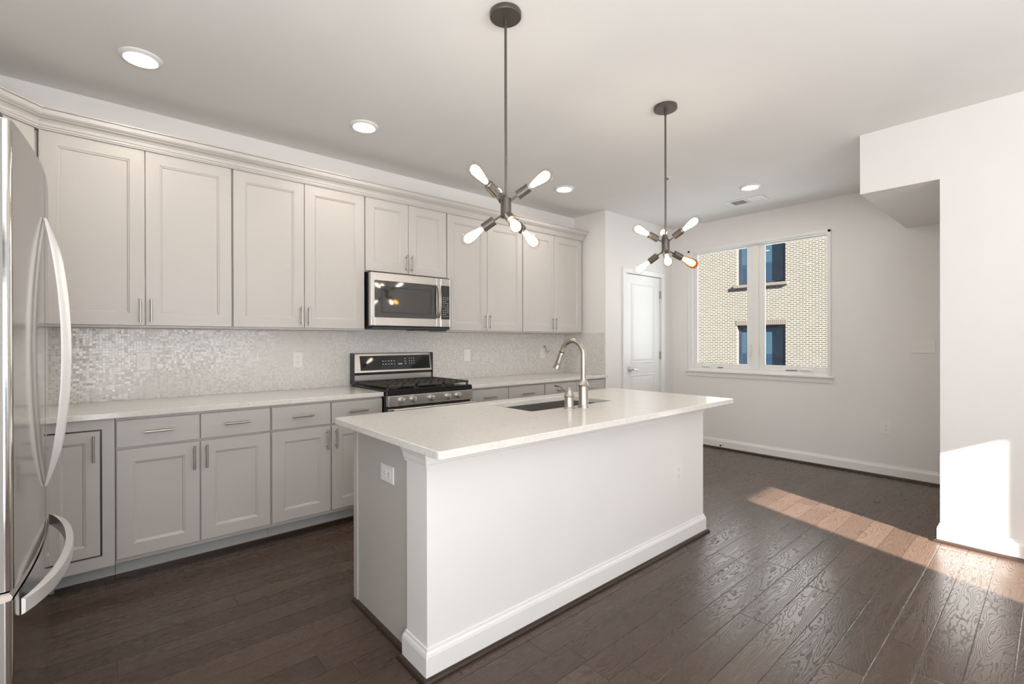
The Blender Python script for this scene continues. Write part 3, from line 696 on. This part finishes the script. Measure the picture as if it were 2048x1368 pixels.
# ------------------------------------------------------------------ outlets and switches (built facing -Y, then turned)
def plate(name, c, normal, w, h, kind, label, cat='outlet', horizontal=False):
    n = Vector(normal); u = Vector((0, 0, 1)).cross(n).normalized()     # to the right as one faces it
    c = Vector(c); t = thing(name, c, label, cat, 'white wall plates')
    def B(mb, a0, a1, z0, z1, d0, d1, bev=0):
        bm = MB().box(a0, a1, d0, d1, z0, z1, bev)
        k = len(mb.v); mb.v += [tuple(c+u*x+n*y+Vector((0, 0, 1))*z) for x, y, z in bm.v]
        for f, s_ in zip(bm.f, bm.sm): mb.face([i+k for i in f], s_)
        return mb
    obj('cover_plate', B(MB(), -w/2, w/2, -h/2, h/2, 0, .006, .002), 'outlet', t)
    if kind == 'duplex':
        for s in (-1, 1):
            cx, cz = (s*.020, 0) if horizontal else (0, s*.020)
            q = obj('receptacle', B(MB(), cx-.0135, cx+.0135, cz-.0145, cz+.0145, .006, .0072, .0), 'outlet', t)
            sl_ = MB()
            if horizontal:
                B(sl_, cx-.002, cx+.006, .005, .007, .0072, .0076); B(sl_, cx-.002, cx+.006, -.007, -.005, .0072, .0076); B(sl_, cx-.009, cx-.005, -.002, .002, .0072, .0076)
            else:
                B(sl_, -.007, -.005, cz-.001, cz+.007, .0072, .0076); B(sl_, .005, .007, cz-.001, cz+.007, .0072, .0076); B(sl_, -.002, .002, cz-.009, cz-.005, .0072, .0076)
            obj('slots', sl_, 'slot', q)
    elif kind == 'toggle':
        for a in (-.046, 0, .046):
            obj('toggle', B(B(MB(), a-.005, a+.005, -.012, .012, .006, .0075), a-.004, a+.004, -.001, .009, .0075, .018, .002), 'outlet', t)
    elif kind == 'rocker':
        obj('rocker', B(MB(), -.0165, .0165, -.033, .033, .006, .009, .002), 'outlet', t)
    return t
YT = YB-.008
plate('outlet', (.199, YT, 1.157), (0, -1, 0), .074, .115, 'duplex', 'white duplex outlet on the mosaic tile nearest the refrigerator')
plate('outlet', (1.154, YT, 1.143), (0, -1, 0), .074, .118, 'duplex', 'white duplex outlet on the mosaic tile left of the range')
plate('light_switch', (2.772, YT, 1.145), (0, -1, 0), .080, .12, 'rocker', 'white rocker switch plate on the mosaic tile right of the range', 'switch')
plate('light_switch', (3.836, YT, 1.150), (0, -1, 0), .078, .12, 'rocker', 'white switch plate on the mosaic tile behind the wire hook', 'switch')
plate('outlet', (.948, 1.925, .706), (-1, 0, 0), .118, .074, 'duplex', 'white sideways outlet on the grey end panel of the island', horizontal=True)
plate('outlet', (2.736, HY0, .456), (0, -1, 0), .072, .125, 'duplex', 'white outlet on the white seating side of the island')
plate('outlet', (XW, 1.066, .463), (-1, 0, 0), .078, .115, 'duplex', 'white outlet low on the window wall below the triple switch')
plate('outlet', (XW, 2.79, .44), (-1, 0, 0), .074, .115, 'duplex', 'white outlet low on the window wall beside the island edge')
plate('light_switch', (XW, .800, 1.229), (-1, 0, 0), .165, .115, 'toggle', 'white triple toggle switch plate on the window wall near the opening', 'switch')
hk = obj('wall_hook', MB().cyl((3.868, YT, 1.222), (3.868, YT-.012, 1.222), .012, 14).tube([(3.868, YT-.012, 1.222), (3.870, YT-.026, 1.20), (3.874, YT-.030, 1.175), (3.890, YT-.036, 1.158), (3.908, YT-.040, 1.166), (3.912, YT-.042, 1.185)], .0055, 10), 'nickel')
tag(hk, 'small curved metal hook on the mosaic tile above the right end of the counter', 'hook')

# ------------------------------------------------------------------ ceiling fixtures
def downlight(x, y, label):
    t = thing('ceiling_light', (x, y, ZC), label, 'ceiling light', 'round recessed ceiling lights')
    obj('trim_ring', MB().lathe((x, y, ZC), (0, 0, -1), [(.092, 0), (.092, .004), (.084, .011), (.072, .015), (.066, .012), (.064, .006), (.064, 0)], 40, True, False), 'trim', t)
    obj('lens', MB().lathe((x, y, ZC), (0, 0, -1), [(.066, .004), (.066, .010), (.001, .012)], 40), 'led', t)
downlight(.150, 3.045, 'lit round recessed ceiling light nearest the refrigerator')
downlight(1.330, 3.040, 'lit round recessed ceiling light in front of the cabinets left of the near pendant')
downlight(3.312, 3.060, 'lit round recessed ceiling light between the two pendants by the far cabinets')
downlight(4.600, 1.890, 'lit round recessed ceiling light near the ceiling vent by the window wall')
vt = thing('ceiling_vent', (5.03, 2.10, ZC), 'white rectangular ceiling vent with two louver fields near the window wall', 'vent')
obj('frame', MB().box(4.93, 4.955, 1.92, 2.28, ZC-.008, ZC, .002).box(5.105, 5.13, 1.92, 2.28, ZC-.008, ZC, .002).box(4.955, 5.105, 1.92, 1.95, ZC-.008, ZC, .002).box(4.955, 5.105, 2.25, 2.28, ZC-.008, ZC, .002).box(4.955, 5.105, 2.09, 2.11, ZC-.008, ZC, .002), 'trim', vt)
obj('duct', MB().box(4.955, 5.105, 1.95, 2.25, ZC-.0015, ZC), 'ventdark', vt)
for y0, y1, tilt in ((1.95, 2.09, -1), (2.11, 2.25, 1)):
    lv = MB()
    for i in range(8):
        y = y0+.006+i*.0175; lv.loft([[(x, y, ZC-.0075), (x, y+.0015, ZC-.0075), (x, y+.0015+tilt*.009, ZC-.0015), (x, y+tilt*.009, ZC-.0015)] for x in (4.955, 5.105)], True, True, False)
    obj('louvers', lv, 'trim', vt)
sp = thing('sprinkler', (3.786, 2.26, ZC), 'tiny ceiling sprinkler head seen beside the far pendant rod', 'sprinkler')
obj('escutcheon', MB().lathe((3.786, 2.26, ZC), (0, 0, -1), [(.032, 0), (.030, .003), (.012, .005), (.001, .005)], 24), 'trim', sp)
obj('head', MB().lathe((3.786, 2.26, ZC-.005), (0, 0, -1), [(.006, 0), (.006, .008), (.010, .010), (.010, .012), (.001, .012)], 14), 'slot', sp)

RV = Vector((math.cos(YAW), -math.sin(YAW), 0)); FV = Vector((math.sin(YAW), math.cos(YAW), 0))
def pendant(x, y, zhub, arms, label, amber=None):
    t = thing('pendant_light', (x, y, ZC), label, 'pendant light', 'sputnik pendants over the island')
    obj('canopy', MB().lathe((x, y, ZC), (0, 0, -1), [(.068, 0), (.0695, .003), (.0695, .019), (.067, .022), (.012, .022), (.010, .022)], 48), 'bronze', t)
    obj('rod', MB().cyl((x, y, ZC-.02), (x, y, zhub+.04), .0058, 14).cyl((x, y, ZC-.022), (x, y, ZC-.055), .0085, 14).cyl((x, y, 2.36), (x, y, 2.364), .0064, 14), 'bronze', t)
    obj('hub', MB().lathe((x, y, zhub-.043), (0, 0, 1), [(.020, 0), (.0235, .003), (.0235, .083), (.020, .086)], 28), 'bronze', t)
    for i, (az, el) in enumerate(arms):
        a = math.radians(az); e = math.radians(el)
        dv = ((RV*math.cos(a)+FV*math.sin(a))*math.cos(e)+Vector((0, 0, 1))*math.sin(e)).normalized()
        c = Vector((x, y, zhub+(.018 if el > 0 else -.018)))
        ar = obj('arm', MB().cyl(c+dv*.015, c+dv*.068, .0045, 12), 'bronze', t)
        sk_ = obj('socket', MB().lathe(c+dv*.062, dv, [(.010, 0), (.0205, .001), (.0205, .060), (.0185, .061), (.0185, .052)], 24), 'bronze', ar)
        g = c+dv*.118
        bl = obj('bulb', MB().lathe(g, dv, [(.0125, 0), (.0135, .008), (.0160, .022), (.0215, .045), (.0275, .070), (.0300, .088), (.0285, .104), (.0225, .117), (.012, .1245), (.001, .127)], 28), 'amber' if i == amber else 'bulb', t)
        obj('filament', MB().lathe(g, dv, [(.005, .010), (.0105, .018), (.0145, .040), (.0190, .065), (.0205, .084), (.0165, .100), (.006, .108), (.002, .109)], 16), 'fil', bl)
pendant(1.346, 1.590, 1.872, [(-16, 31), (104, 31), (224, 31), (164, -31), (284, -31), (44, -31)], 'black sputnik pendant lamp with six bulbs over the near end of the island')
pendant(2.630, 1.584, 1.868, [(196, 22), (76, 31), (-42, 31), (16, -22), (256, -31), (138, -31)], 'black sputnik pendant lamp with one amber bulb over the far end of the island', amber=3)

# ------------------------------------------------------------------ small things
ds = thing('door_stop', (XW-.014, 2.606, .055), 'small spring door stop on the baseboard below the dining window', 'door stop')
obj('spring', MB().cyl((XW-.014, 2.606, .055), (XW-.075, 2.606, .052), .006, 12), 'chrome', ds)
obj('tip', MB().cyl((XW-.075, 2.606, .052), (XW-.088, 2.606, .051), .0085, 12), 'black', ds)
